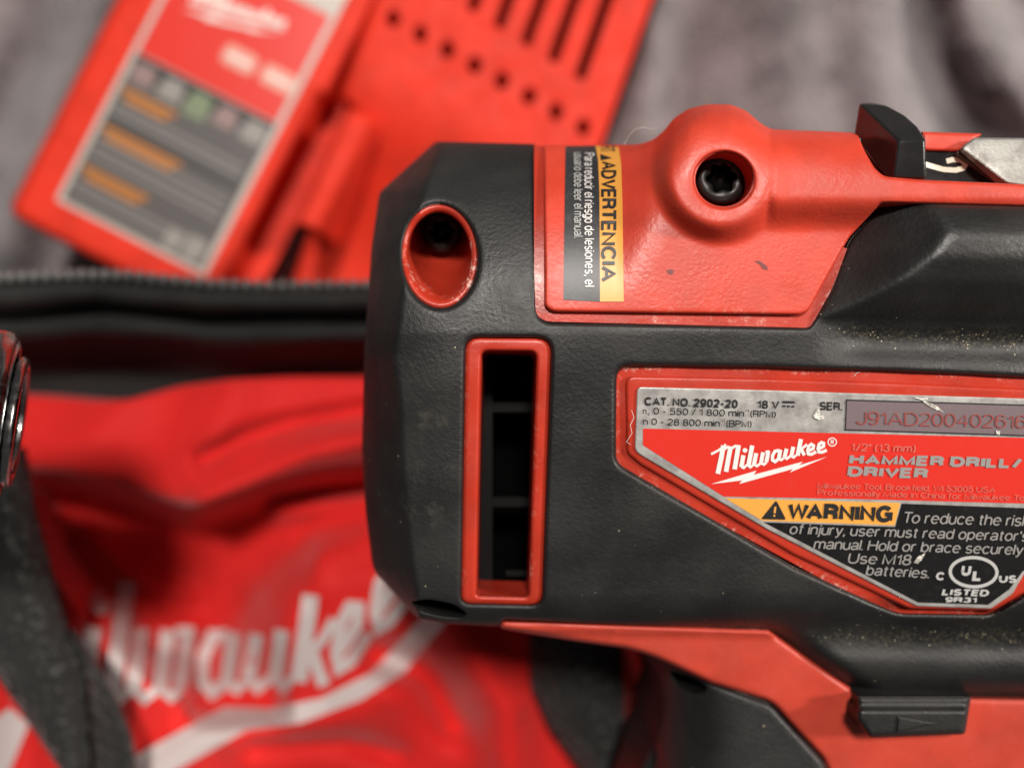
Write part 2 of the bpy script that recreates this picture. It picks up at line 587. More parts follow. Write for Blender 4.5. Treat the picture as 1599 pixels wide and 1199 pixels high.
def cloth_mat(name, color, rough, scale, strength, dist, sheen=.0, var=.2, weave=False):
    m = base_mat(name, color, rough, spec=.12)
    n = N(m)
    n.b.inputs['Sheen Weight'].default_value = sheen
    n.link(n.mix(n.ramp(n.noise(60, 5, .65), .35, .7), color, tuple(v * (1 - var) for v in color)), n.b.inputs['Base Color'])
    h = n.voronoi(scale).outputs['Distance'] if weave else n.noise(scale, 4, .6)
    b1 = n.bump(h, strength, dist)
    n.link(n.bump(n.noise(70, 4), .3, .004, b1), n.b.inputs['Normal'])
    return m

M = {}
M['rubber'] = rubber_mat()
M['red'] = red_mat('red_plastic', (.56, .048, .023), .42, .30)
M['red_smooth'] = red_mat('red_plastic_frame', (.44, .032, .014), .36, .16)
M['red_handle'] = red_mat('red_plastic_handle', (.48, .050, .028), .42, .14)
M['foil'] = silver_mat()
M['ink'] = print_mat('black_ink', (.012, .012, .013), .45, .1)
M['label_black'] = print_mat('black_label', (.004, .004, .0045), .38, .06)
M['label_grey'] = print_mat('worn_black_label', (.026, .027, .029), .42, .25)
M['label_red'] = print_mat('red_label', (.60, .026, .016), .34, .06)
M['label_yellow'] = print_mat('yellow_label', (.72, .33, .055), .40, .10)
M['white'] = print_mat('white_ink', (.72, .70, .68), .4, .2)
M['grey_ink'] = print_mat('grey_ink', (.27, .26, .25), .35, .2)
M['worn_white'] = print_mat('worn_white_ink', (.42, .42, .41), .4, .3)
M['pink_ink'] = print_mat('pale_red_ink', (.55, .12, .09), .4, .3)
M['maroon_ink'] = print_mat('maroon_ink', (.26, .055, .050), .4, .3)
M['scuff_dark'] = base_mat('dark_scuff', (.15, .020, .015), .5)
M['serial'] = print_mat('serial_field', (.165, .125, .135), .34, .35)
M['cavity'] = base_mat('dark_cavity', (.002, .002, .002), .9, spec=.0)
M['rib'] = base_mat('dark_plastic', (.002, .0018, .0018), .6, spec=.14)
M['screw'] = base_mat('black_oxide_screw', (.035, .033, .032), .42, .8)
M['gloss_black'] = red_mat('gloss_black', (.014, .013, .014), .22, .10)
M['plate'] = base_mat('zinc_plate', (.40, .40, .37), .42, .6)
_n = N(M['plate']); _n.link(_n.bump(_n.noise(1500, 3), .3, .0002), _n.b.inputs['Normal'])
_n.link(_n.mix(_n.ramp(_n.noise(300, 4), .4, .7), (.42, .42, .39), (.28, .27, .25)), _n.b.inputs['Base Color'])
M['bare'] = base_mat('bare_bright_foil', (.54, .52, .47), .45, .3)
_n = N(M['bare']); _n.link(_n.bump(_n.noise(900, 3), .9, .0008), _n.b.inputs['Normal'])
M['rust'] = base_mat('dark_plate_edge', (.06, .045, .035), .7)
M['cream'] = print_mat('cream_numeral', (.80, .77, .62), .45, .15)

# ------------------------------------------------------------------ height functions of the drill (mm)
def interp(v, xs, ys): return np.interp(v, xs, ys)

def tilt(y):
    """the flank leans away from the camera towards the handle"""
    return -.0165 * np.clip(y - 520, 0, 700) - 1.6 * (np.clip(700 - y, 0, 500) / 300) ** 2 - .5 * (np.clip(y - 700, 0, 500) / 300) ** 2

def body(x, y):
    """motor housing: flat flank, rolling away towards the top and the rear cap"""
    x, y = np.asarray(x, float), np.asarray(y, float)
    u = np.clip((505 - y) / 285, 0, .999)
    z = -17 * (1 - np.sqrt(1 - u ** 2.3))
    z = z + tilt(y)
    v = np.clip((y - 925) / 52, 0, 1)
    z = z - 5 * (1 - np.sqrt(np.clip(1 - v * v, 0, 1)))
    xf = interp(y, [222, 330, 470, 560, 620, 750, 850, 950], [690, 655, 628, 617, 626, 632, 642, 655])
    xs = interp(y, [222, 298, 380, 545, 700, 800, 890, 945, 970], [672, 590, 578, 566, 562, 568, 578, 630, 650])
    w = np.clip((xf - x) / np.maximum(xf - xs, 5), 0, 1.1)
    z = z - 11 * w ** 1.15 - 5 * np.clip(w, 0, 1) ** 6
    # soft crown of the cap
    z = z - .9 * np.clip((720 - x) / 100, 0, 1) ** 2
    return z

class Tri:
    """smoothed linear interpolation through control points"""
    def __init__(self, pts, blur=7):
        self.P = np.array([p[:2] for p in pts], float); self.z = np.array([p[2] for p in pts], float)
        r = delaunay_2d_cdt([Vector(p) for p in self.P], [], [], 0, 1e-6)
        V = np.array([(v.x, v.y) for v in r[0]])
        idx = [int(np.argmin(((self.P - v) ** 2).sum(1))) for v in V]
        self.T = [[idx[i] for i in f] for f in r[2]]
        self.blur = blur
    def raw(self, x, y):
        out = np.full(len(x), np.nan)
        for a, b, c in self.T:
            A, B, C = self.P[a], self.P[b], self.P[c]
            den = (B[1]-C[1])*(A[0]-C[0]) + (C[0]-B[0])*(A[1]-C[1])
            if abs(den) < 1e-9: continue
            l1 = ((B[1]-C[1])*(x-C[0]) + (C[0]-B[0])*(y-C[1])) / den
            l2 = ((C[1]-A[1])*(x-C[0]) + (A[0]-C[0])*(y-C[1])) / den
            l3 = 1 - l1 - l2
            m = (l1 > -1e-6) & (l2 > -1e-6) & (l3 > -1e-6)
            out[m] = l1[m]*self.z[a] + l2[m]*self.z[b] + l3[m]*self.z[c]
        bad = np.isnan(out)
        if bad.any():
            d = ((x[bad][:, None] - self.P[:, 0]) ** 2 + (y[bad][:, None] - self.P[:, 1]) ** 2)
            w = 1 / (d + 1) ** 2
            out[bad] = (w * self.z).sum(1) / w.sum(1)
        return out
    def __call__(self, x, y):
        x = np.atleast_1d(np.asarray(x, float)); y = np.atleast_1d(np.asarray(y, float))
        o = self.raw(x, y) * .25
        for k in range(6):
            a = k * math.pi / 3
            o = o + self.raw(x + self.blur * math.cos(a), y + self.blur * math.sin(a)) * .125
        return o

def prof(v, xs, zs, b=7):
    return sum(np.interp(v + o, xs, zs) * w for o, w in ((-b, .15), (-b / 2, .22), (0, .26), (b / 2, .22), (b, .15)))
def gear(x, y):
    """gear case: barrel crest with a slanted facet at its rear end and a dusty valley below"""
    h = prof(y - .018 * (x - 1450), [290,310,340,365,400,440,474,505,525,545,566,590,620], [2.5,4.2,6.8,8.0,7.9,6.2,3.4,.0,-1.9,-1.9,-.5,0,0], 8)
    d = (x - 1296) * .865 + (y - 455) * .502
    F = -.2 + .071 * d
    k = .38
    m = -k * np.log(np.exp(-np.clip(h, -9, 20) / k) + np.exp(-np.clip(F, -9, 30) / k))
    top = np.where(h > 0, m, np.minimum(h, 0) * sstep(1262, 1370, x))
    t = sstep(-.3, .9, h)
    val = np.minimum(h, 0) * sstep(1262, 1370, x)
    return m * t + val * (1 - t)
def low(x, y):
    """lower swelling of the gear case"""
    yy = y - .012 * (x - 1400)
    z = prof(yy, [930,955,972,990,1008,1035,1058,1076,1090,1104], [0,-.6,-2.6,-4.3,-4.3,-3.0,-3.2,-5.4,-9.5,-13.5], 10)
    e = ((x - 1195) * .585 - (y - 984) * .811)
    return z - 4.5 * (1 - sstep(-4, 46, e)) ** 2 * sstep(965, 995, y)

def over(x, y):
    """black rubber overmold surface"""
    x = np.atleast_1d(np.asarray(x, float)); y = np.atleast_1d(np.asarray(y, float))
    z = body(x, y)
    g = sstep(1200, 1275, x) * (y < 600)
    z = z * (1 - g) + (gear(x, y) + np.where(y > 520, tilt(y), tilt(520.0))) * g
    l = sstep(1150, 1215, x) * (y > 930)
    base = tilt(y)
    z = z * (1 - l) + (base + low(x, y)) * l
    # a hand's-width of soft unevenness
    z = z + .18 * np.sin(x / 37 + y / 53) * np.sin(y / 41 - x / 67)
    # soft swellings round the nameplate window
    return z

def red_top(x, y):
    x = np.atleast_1d(np.asarray(x, float)); y = np.atleast_1d(np.asarray(y, float))
    ys = interp(x, [830,1000,1022,1038,1052,1075,1105,1140,1165,1188,1203,1335,1700], [224,224,215,200,182,168,160,160,170,190,199,204,204])
    p = 2.3 + 6.5 * sstep(955, 1100, x)
    y0 = 505 - 60 * sstep(955, 1100, x)
    u = np.clip((y0 - y) / (y0 - ys), 0, .9995)
    dep = 17 - 4 * sstep(955, 1100, x)
    z = -dep * (1 - np.sqrt(1 - u ** p))
    z = z - 1.6 * ((np.minimum(y, 505) - 505) / 300) ** 2 * (1 - sstep(955, 1100, x))
    ridge = sstep(364, 306, y) * sstep(1150, 1215, x)
    r = np.hypot((x - 1126), (y - 262) * .92)
    boss = sstep(114, 78, r)
    z = z + 3.8 * np.maximum(ridge, boss) + .4 * ridge * boss
    # shallow countersink round the screw
    rr = np.hypot(x - 1131, y - 285)
    z = z - .12 * sstep(60, 48, rr)
    return z

# ------------------------------------------------------------------ THE DRILL
drill = thing('hammer_drill', 'red and black cordless hammer drill lying across the bag, its printed nameplate facing up', 'drill', (30, -10, ZREF - 74))

# outlines
SCREW_HOLE = ellipse(686, 400, 58, 80, 56, -.05)
VENT_OUT = rounded([(727,527,22),(861,528,24),(846,945,18),(720,942,14)])
VENT_IN = rounded([(752,548,10),(838,549,12),(825,932,6),(744,930,6)])
WINDOW = rounded([(963,572,22),(1199,575),(1400,581),(1599,590),(1665,593),(1665,885),(1599,930,10),(1549,960,14),(1402,958,16),
                  (1340,930),(1240,884),(1140,826),(1040,768),(962,722,14)])
OVER = rounded([(680,221,6),(835,225,2),(838,490,12),(852,503,10),(1264,511,6),(1296,455),(1320,388,10),(1328,372,8),(1378,318,6),(1450,318),
                (1599,323),(1668,325),(1668,1098),(1599,1095),(1342,1090,10),(1195,984,8),(1000,976),(850,969),(786,966,6),(778,978,4),
                (700,974),(652,965,10),(628,940,12),(582,890,16),(571,800),(565,700),(569,545),(580,385),(592,302,10),(597,296,10)])
PK = rounded([(641,939,5),(668,935,12),(710,943,12),(730,958,7),(720,965,6),(690,963,8),(658,955,6)])
def dust(x, y):
    d = .9 * np.exp(-((y - interp(x, [1270,1350,1430,1600], [512,524,528,532])) / 16) ** 2) * sstep(1275, 1350, x)
    d = d + .75 * np.exp(-((y - 994) / 13) ** 2) * sstep(1210, 1330, x)
    L = np.array([(962,722),(1040,768),(1140,826),(1240,884),(1340,930),(1402,958),(1549,960)], float)
    d = d + .22 * np.exp(-(segdist(x, y, L, False) / 7) ** 2)
    d = d + .06 * np.exp(-(((x - 600) / 35) ** 2 + ((y - 760) / 90) ** 2))
    L2 = np.array([(1264,511),(1296,455),(1320,388)], float)
    d = d + .30 * np.exp(-(segdist(x, y, L2, False) / 9) ** 2)
    return np.clip(d, 0, 1)
def scuff(x, y):
    s = np.exp(-(((x - 665) / 45) ** 2 + ((y - 730) / 130) ** 2)) + .6 * np.exp(-(((x - 660) / 40) ** 2 + ((y - 570) / 60) ** 2))
    return np.clip(s + .7 * np.exp(-(((x - 1430) / 50) ** 2 + ((y - 350) / 22) ** 2)), 0, 1)
patch('rubber_overmold', OVER, over, M['rubber'], drill, holes=[SCREW_HOLE, VENT_OUT, WINDOW, PK], pitch=6, bev=(7, 1.3),
      hbev=[(11, 1.5), (8, 1.2), (9, 1.5), (3, .5)], skirt=-62, hskirt=[-14, -14, -14, -30], attrs={'dust': dust, 'scuff': scuff})

# lower shell that closes the drill underneath
shell = rounded([(690,240,8),(1599,240),(1668,240),(1668,1090),(1340,1080),(1190,978),(800,960),(660,955),(600,880),(590,545),(605,320,20)])
patch('lower_shell', shell, lambda x, y: np.full(len(x), -40.0), M['red_smooth'], drill, pitch=40, step=20, bev=None, skirt=-73)

# red upper housing: base lip and raised panel
LIP = rounded([(834,227),(834,488,14),(850,502,12),(1268,512,4),(1298,455),(1323,388),(1250,370),(1000,370),(905,232)])
patch('housing_lip', LIP, lambda x, y: red_top(x, y) - 1.3, M['red_smooth'], drill, pitch=7, bev=None, skirt=-30,
      attrs={'wear': lambda x, y: np.clip(1.1 * np.exp(-((x - 838) / 8) ** 2) * sstep(330, 400, y) + .5 * np.exp(-((y - 500) / 7) ** 2) + .6*np.exp(-(segdist(x,y,np.array([(1268,512),(1298,455),(1323,388)],float),False)/6)**2), 0, 1)})
RED = rounded([(849,227,3),(1000,226,12),(1022,217,6),(1038,203,6),(1052,185,6),(1075,170,8),(1105,163,8),(1140,163,8),(1165,173,8),(1188,193,6),(1204,202,8),
               (1330,207),(1340,212),(1350,236,6),(1366,264,8),(1381,276,8),(1440,281),(1599,288),(1668,291),(1668,327),(1599,323.5),(1390,317.5,4),(1375,318,4),
               (1326,371,6),(1314,392,4),(1262,486,8),(1250,492,6),(862,487,8),(850,478,6)])
SCREW2 = ellipse(1130, 281, 47, 44, 48)
patch('upper_housing', RED, red_top, M['red'], drill, holes=[SCREW2], pitch=5.5, bev=(5, .9), hbev=(5, .9), skirt=-60, hskirt=-10,
      attrs={'wear': lambda x, y: .35 * np.exp(-((y - 489) / 6) ** 2)})

# warning label laid over the shoulder
def lab(x, y): return red_top(x, y) + .10
LB = [(883,229),(930,228),(934,250),(936,300),(937,471),(880,468)]
LY = [(930,228),(966,230),(970,256),(972,320),(974,471),(937,471),(936,300),(934,250)]
RIM = rounded([(872,228),(984,229),(984,482,3),(872,480,3)])
wl = patch('warning_label', LB, lab, M['label_grey'], drill, pitch=5, step=4, skirt=None)
patch('label_band', LY, lambda x, y: lab(x, y) + .02, M['label_yellow'], wl, pitch=5, step=4)
text('ADVERTENCIA', (938.5, 252), (938.5, 440), 24, lab, M['ink'], wl, th=.19, sp=.05, ease=.64, lift=.2)
poly_flat('warning_triangle', [[(938,250.5),(937,240.5),(956,247)]], lab, M['ink'], wl, lift=.14)
text('RT', (936, 229), (936.5, 238), 24, lab, M['ink'], wl, th=.15, lift=.12)
text('Para reducir el riesgo de lesiones, el', (912, 239), (913, 448), 16, lab, M['white'], wl, th=.13, sp=.07, ease=.70, lift=.2)
text('usuario debe leer el manual.', (896, 238), (896, 372), 15, lab, M['worn_white'], wl, th=.12, sp=.07, ease=.74, lift=.2)

poly_flat('scuff_mark', [[(1040,424),(1046,420),(1053,423),(1050,429),(1045,428)]], red_top, M['scuff_dark'], drill, .05)
poly_flat('scuff_mark', [[(1178,408),(1186,407),(1198,416),(1199,422),(1191,420),(1186,413)]], red_top, M['scuff_dark'], drill, .05)
# screws
def torx(cx, cy, z, r, parent, axis=(0, 0)):
    """button head with a six-lobed socket"""
    n = 48
    a = np.linspace(0, 2 * math.pi, n, endpoint=False)
    lob = .52 + .075 * np.cos(6 * a + .5)
    rings = []
    for f, dz in ((1.0, -2.0), (1.0, -.6), (.96, -.15), (.86, .25), (.72, .42)):
        rings.append(W(cx + r * f * np.cos(a), cy + r * f * np.sin(a), z + dz))
    for f, dz in ((1.04, .42), (1.0, .25), (.97, -1.8)):
        rings.append(W(cx + r * lob * f * np.cos(a), cy + r * lob * f * np.sin(a), z + dz))
    return loft('screw', rings, M['screw'], parent, cap1=True)
def well(name, rim, cx, cy, r, zb, zf, mat, inset=1.0, rim_wear=0.0, fac=.86):
    n = len(rim)
    R = np.array(rim)
    a = np.linspace(0, 2 * math.pi, n, endpoint=False)
    B = np.stack([cx + r * np.cos(a), cy + r * np.sin(a)], -1)
    q = fac
    z0 = zf(R[:, 0], R[:, 1])
    C = R.mean(0)
    rings = [W(*(C + (R - C) * 1.05).T, z0 - 2.6), W(*(C + (R - C) * 1.01).T, z0 - inset), W(*(C + (R - C) * (.5 + .5 * q)).T, z0 - inset + .1), W(*(C + (R - C) * q).T, z0 - inset - 1.0)]
    S = C + (R - C) * q
    for t in (.15, .35, .6, .85, 1.0):
        rings.append(W(*(S * (1 - t) + B * t).T, (z0 - inset - 1.0) * (1 - t) + zb * t))
    rings.append(W(*(B * .02 + np.array([cx, cy]) * .98).T, np.full(n, zb)))
    ang = np.cos(a - .15) ** 2 * (np.sin(a) > -.35) + .8 * np.exp(-((a - 2.2) / .5) ** 2)
    wear = np.concatenate([ang * f for f in [.9, 1.0, 1.0, .8] + [.15] + [0.0] * (len(rings) - 5)])
    return loft(name, rings, mat, drill, cap1=True, attrs={'wear': wear * rim_wear})
w1 = well('screw_well', SCREW_HOLE, 690, 360, 40, -22, over, M['red_smooth'], 1.1, 2.2)
torx(690, 361, -18.5, 33, w1)
w2 = well('screw_well', SCREW2, 1127, 278, 44, -8, red_top, M['red_smooth'], 1.2, 0.0, .94)
torx(1127, 278, -1.9, 41.5, w2)
# dark hole on the lower edge of the cap
patch('edge_recess', [(652,925),(738,925),(738,952),(652,952)], lambda x, y: np.full(len(x), -28.0), M['rib'], drill, pitch=20, step=15)

# vent
vf = patch('vent_frame', VENT_OUT, lambda x, y: over(x, y) - .7, M['red_smooth'], drill, holes=[VENT_IN], step=4, pitch=5, bev=(8, .7), hbev=(6, 1.0), hskirt=-20,
           attrs={'wear': lambda x, y: .55 * np.exp(-((x - interp(y, [549, 932], [838, 826])) / 5) ** 2) + .3 * np.exp(-((x - 725) / 5) ** 2)})
patch('vent_cavity', rounded([(700,500),(880,500),(880,960),(700,960)]), lambda x, y: np.full(len(x), -38.0), M['cavity'], vf, pitch=30, step=20)
def bar(px0, py0, px1, py1, z0, z1):
    pts = [(px0, py0), (px1, py0), (px1, py1), (px0, py1)]
    top = np.array([W(x, y, z1) for x, y in pts]).reshape(4, 3)
    bot = np.array([W(x, y, z0) for x, y in pts]).reshape(4, 3)
    return loft('vent_rib', [top, bot], M['rib'], vf, cap0=True, cap1=True, smooth=False)
bar(720, 535, 769, 950, -29, -20.5)
for yy in (628, 776):
    bar(769.5, yy, 860, yy + 15, -29, -21)
bar(790, 890, 860, 899, -29, -21)

# nameplate frame and plate
def flank(x, y):
    x = np.atleast_1d(np.asarray(x, float)); y = np.atleast_1d(np.asarray(y, float))
    return tilt(y)
FR = [(p[0], p[1]) for p in rounded([(955,565),(1670,590),(1670,940),(1540,966),(1395,964),(955,725)])]
patch('nameplate_frame', FR, lambda x, y: flank(x, y) - 1.7 - 1.6 * sstep(925, 958, np.asarray(y, float)), M['red_smooth'], drill, pitch=8,
      attrs={'wear': lambda x, y: np.clip(.7 * np.exp(-(segdist(x, y, np.array(WINDOW)) / 6) ** 2), 0, 1)})
FR2 = rounded([(976,586,16),(1199,590),(1400,597),(1599,606),(1667,609),(1667,905),(1604,925,10),(1551,953,8),(1418,950,8),(1238,866),(1000,726),(978,708,8)])
patch('nameplate_rim', FR2, lambda x, y: flank(x, y) - .9, M['red_smooth'], drill, pitch=8, bev=(6, .8), skirt=-12)
PL = rounded([(995,604,8),(1199,609),(1340,614),(1599,622),(1667,624),(1667,860),(1599,896),(1581,927,4),(1547,950,4),(1431,946,4),(1199,827),(991,705,10)])
NP = patch('nameplate', PL, lambda x, y: flank(x, y) - .55, M['foil'], drill, pitch=8, bev=(2.5, .2), skirt=-12)
def npz(x, y): return flank(x, y) - .55
poly_flat('red_field', [[(1004,669),(1170,673),(1340,677),(1599,683.5),(1667,685),(1667,788),(1599,786),(1340,779),(1130,775),(1004,695)]], npz, M['label_red'], NP, .05, 16)
poly_flat('warning_field', [[(1132,777.5),(1406,785),(1397,820),(1190,812.5)]], npz, M['label_yellow'], NP, .05, 16)
poly_flat('caution_field', [[(1408,786),(1599,793),(1667,795),(1667,855),(1597,892),(1576,920),(1543,944),(1434,940.5),(1192,815),(1398,822.5)]], npz, M['label_black'], NP, .05, 16)
poly_flat('serial_field', [[(1322,624.5),(1599,632.5),(1667,634.5),(1667,682),(1599,680),(1320,671)]], npz, M['serial'], NP, .05, 16)
strokes('serial_border', [([(1667,634.5),(1599,632.5),(1322,624.5),(1320,671),(1599,680),(1667,682)], 2.0)], npz, M['ink'], NP, .12, 20)
TX = dict(zf=npz, parent=NP, lift=.19)
text('CAT. NO. 2902-20', (1006,633), (1152,637.5), 13.5, mat=M['ink'], th=.23, sp=.05, **TX)
text('18 V', (1182,637.6), (1217,638.7), 13, mat=M['ink'], th=.20, **TX)
strokes('current_symbol', [([(1222,627.5),(1241,628.1)], 3.4), ([(1222,634),(1226.5,634.1)], 2.6), ([(1229,634.2),(1233.5,634.4)], 2.6), ([(1236,634.5),(1240.5,634.7)], 2.6)], npz, M['ink'], NP, .12)
text('n', (1003.6,646.3), (1009.5,646.5), 9.5, mat=M['ink'], th=.12, **TX)
text('o', (1011.5,648.3), (1014.5,648.4), 5.5, mat=M['ink'], th=.12, **TX)
text('0 - 550 / 1 800 min', (1020,646.6), (1162,650.5), 10.5, mat=M['ink'], th=.12, **TX)
text('-1', (1164.5,643.5), (1169.5,643.7), 5, mat=M['ink'], th=.16, **TX)
text('(RPM)', (1171.5,650.8), (1211.5,652), 10.5, mat=M['ink'], th=.12, **TX)
text('n 0 - 28 800 min', (1003.6,663), (1124,666), 10.5, mat=M['ink'], th=.12, **TX)
text('-1', (1127.5,659), (1131.5,659.1), 5, mat=M['ink'], th=.16, **TX)
text('(BPM)', (1134,666.2), (1173.7,667), 10.5, mat=M['ink'], th=.12, **TX)
text('SER.', (1279.5,640), (1315.6,641.2), 13, mat=M['ink'], th=.20, **TX)
text('J91AD200402616', (1337,663), (1603,669.5), 21, mat=M['maroon_ink'], th=.09, **TX)
text('1/2" (13 mm)', (1328,704.4), (1429.5,706.5), 12.5, mat=M['pink_ink'], th=.15, shear=.1, **TX)
text('HAMMER DRILL/', (1325,725), (1594.7,731.5), 16.5, mat=M['grey_ink'], th=.26, sp=.05, shear=.12, **TX)
text('DRIVER', (1322.5,744), (1448.5,747.5), 16.5, mat=M['grey_ink'], th=.26, sp=.05, shear=.12, **TX)
text('Milwaukee Tool, Brookfield, WI 53005 USA', (1276,762.7), (1554,769.5), 9.5, mat=M['pink_ink'], th=.12, shear=.1, **TX)
text('Professionally Made in China for Milwaukee Tool', (1276,773), (1611,782.5), 9, mat=M['pink_ink'], th=.12, shear=.1, **TX)
text('WARNING', (1229,811), (1393,816), 27, mat=M['ink'], th=.25, sp=.03, shear=.06, **TX)
poly_flat('warning_triangle', [rounded([(1188,810.5,4),(1212,780.5,4),(1228,811.5,4)])], npz, M['ink'], NP, .10)
strokes('exclamation_mark', [([(1210.8,791),(1209.6,801)], 3.0), ([(1209.3,803.6),(1209,806.4)], 2.8)], npz, M['label_yellow'], NP, .15)
text('To reduce the risk', (1408,816.6), (1607,822), 18, mat=M['grey_ink'], th=.115, shear=.2, **TX)
text('of injury, user must read operator\'s', (1231.5,833.7), (1605,845.5), 16.8, mat=M['grey_ink'], th=.115, shear=.2, **TX)
text('manual. Hold or brace securely', (1269.5,857), (1596.5,866.5), 16.8, mat=M['grey_ink'], th=.115, shear=.2, **TX)
text('Use M18', (1322.7,879.5), (1421.5,882.5), 16.8, mat=M['grey_ink'], th=.115, shear=.2, **TX)
text('batteries.', (1351,898), (1450,903), 16.8, mat=M['grey_ink'], th=.115, shear=.2, **TX)
text('C', (1460.7,905.5), (1474.5,906), 13, mat=M['worn_white'], th=.24, shear=.1, **TX)
strokes('listing_ring', [(ellipse(1520.3, 893, 36.5, 22.8, 40, .03), 5.0, True)], npz, M['worn_white'], NP, .12)
text('U', (1500,898.5), (1515,899), 17.5, mat=M['worn_white'], th=.26, shear=.12, **TX)
text('L', (1517.5,906.5), (1533,907), 17, mat=M['worn_white'], th=.26, shear=.12, **TX)
text('US', (1559,909.3), (1587,910), 12, mat=M['worn_white'], th=.24, shear=.1, **TX)
text('LISTED', (1470,929), (1543,931), 10.5, mat=M['worn_white'], th=.24, shear=.25, **TX)
text('9R31', (1475,940), (1525,941), 8.5, mat=M['worn_white'], th=.22, shear=.2, **TX)
# scratches that bare the foil
poly_flat('scratch', [[(1270,650),(1274,643),(1279,636),(1280,646),(1288,650),(1287,655),(1280,656),(1273,654)]], npz, M['bare'], NP, .2)
for sg in (                      [(1427,620),(1440,622),(1448,621),(1449,628),(1464,634),(1474,644),(1460,639),(1447,632),(1441,626)],
                      [(1427,878),(1433,869),(1445,863),(1440,873),(1433,880)], [(1555,672),(1562,673),(1561,679),(1556,678)]):
    poly_flat('scratch', [sg], npz, M['bare'], NP, .2)

# script logo
LOGO = [  # strokes in a private drawing grid
 ([(75,283),(150,245),(225,195),(240,170)], 26), ([(215,185),(190,330),(152,505)], 54), ([(225,225),(275,195)], 30), ([(298,195),(272,330),(245,482)], 52), ([(310,215),(360,185)], 30),
 ([(388,180),(365,320),(342,455)], 52), ([(442,295),(418,430)], 48), ([(415,425),(445,440),(480,405)], 26), ([(542,185),(498,420)], 50), ([(495,415),(520,432),(560,400)], 26),
 ([(588,272),(562,400)], 46), ([(565,400),(595,418),(640,385)], 28), ([(665,262),(640,392)], 44), ([(640,385),(675,400),(705,375)], 28), ([(725,245),(712,330),(700,372)], 44), ([(690,260),(735,250)], 26),
 ([(848,240),(800,250),(772,300),(772,350),(800,368),(838,340)], 36), ([(862,232),(842,345)], 44), ([(842,340),(872,350),(900,325)], 26),
 ([(932,222),(908,320)], 44), ([(908,320),(935,335),(975,305)], 28), ([(1008,200),(984,312)], 44), ([(984,308),(1012,320),(1040,295)], 26),
 ([(1095,112),(1058,300)], 48), ([(1085,235),(1125,205),(1165,172)], 28), ([(1095,222),(1115,260),(1135,295)], 38),
 ([(1178,248),(1235,218),(1238,185),(1212,170),(1182,195),(1170,245),(1180,282),(1215,285),(1268,255)], 34),
 ([(1295,225),(1352,195),(1354,160),(1328,150),(1300,172),(1288,220),(1298,258),(1330,262),(1388,238)], 34),
]
DOT = ellipse(460, 240, 28, 26, 14)
BOLT = [(75,622),(590,470),(558,517),(1118,368),(1072,410),(1395,312),(970,490),(1005,450),(395,620),(428,580)]
def logo(tf, zf, mat, parent, sc_, lift=.12, which=None, bolt=True, sub=None):
    sts = [([tf(*p) for p in s[0]], s[1] * sc_) for i, s in enumerate(LOGO) if which is None or i in which]
    o = strokes('logo_lettering', sts, zf, mat, parent, lift, sub)
    pg = [[tf(*p) for p in DOT]] + ([[tf(*p) for p in BOLT]] if bolt else [])
    poly_flat('logo_lightning', pg, zf, mat, parent, lift, sub)
    return o
logo(lambda X, Y: (1100 + X / 7.268, 670 + Y / 7.268), npz, M['white'], NP, 1 / 7.268)
strokes('registered_mark', [(ellipse(1299.5, 690, 6.6, 6.3, 22), 1.6, True), ([(1297.6,693),(1298,687.2),(1301.2,687.4),(1301,690),(1298,690)], 1.2), ([(1299.6,690),(1301.2,693)], 1.2)], npz, M['white'], NP, .12)

# handle, grip, switch
def hand(x, y): return -14.5 - .016 * np.clip(np.asarray(y, float) - 980, 0, 400) + 1.2 * sstep(992, 978, np.asarray(y, float) - .015 * (np.asarray(x, float) - 800))
HD = rounded([(779,966,4),(850,967),(1000,974),(1200,983),(1345,1085),(1600,1090),(1670,1090),(1670,1330),(1330,1330),(1293,1205),(1284,1184,8),(1204,1096,14),
              (1110,1067),(1060,1043),(1015,1023,20),(975,1012),(900,1001),(830,990),(781,981,6)])
patch('handle', HD, hand, M['red_handle'], drill, pitch=7, bev=(9, 2.2), skirt=-50)
GR = rounded([(1204,1097,10),(1285,1186,8),(1294,1205),(1335,1335),(960,1335),(1000,1205),(1032,1130,20),(1040,1085,20),(1028,1045,16),(1004,1016,10),(1060,1030),(1112,1064)])
def gripz(x, y):
    e = np.clip((1190 - x) / 170, 0, 1)
    return -16.2 - 20 * (1 - np.sqrt(1 - np.clip(e, 0, .995) ** 2.2)) + 0 * y
GP = rounded([(1046,1047,6),(1075,1055,8),(1104,1071,6),(1101,1080,6),(1082,1082,8),(1058,1069,8)])
patch('rubber_grip', GR, gripz, M['rubber'], drill, holes=[GP], pitch=8, bev=(10, 2.2), hbev=(4, .8), hskirt=-40, skirt=-58, attrs={'dust': lambda x, y: 0 * x, 'scuff': lambda x, y: 0 * x})
patch('grip_recess', [(1030,1035),(1120,1035),(1120,1095),(1030,1095)], lambda x, y: np.full(len(x), -42.0), M['red_handle'], drill, pitch=20, step=15)
SW = [(1338,1085,4),(1517,1085,3),(1507,1146,6),(1358,1152,6),(1337,1124,6)]
sw = patch('direction_switch', rounded(SW), lambda x, y: -9.6 - .012 * (np.asarray(y, float) - 1100) - 1.8 * sstep(1112, 1100, y), M['rubber'], drill, pitch=5, bev=(9, 2.4), skirt=-19,
           attrs={'dust': lambda x, y: 0 * x, 'scuff': lambda x, y: 0 * x})
patch('arrow', [(1402,1118),(1466,1129),(1400,1143)], lambda x, y: -9.2 - .012 * (np.asarray(y, float) - 1100), M['rubber'], sw, pitch=4, step=3, bev=(3, .4), skirt=-11,
      attrs={'dust': lambda x, y: 0 * x, 'scuff': lambda x, y: 0 * x})

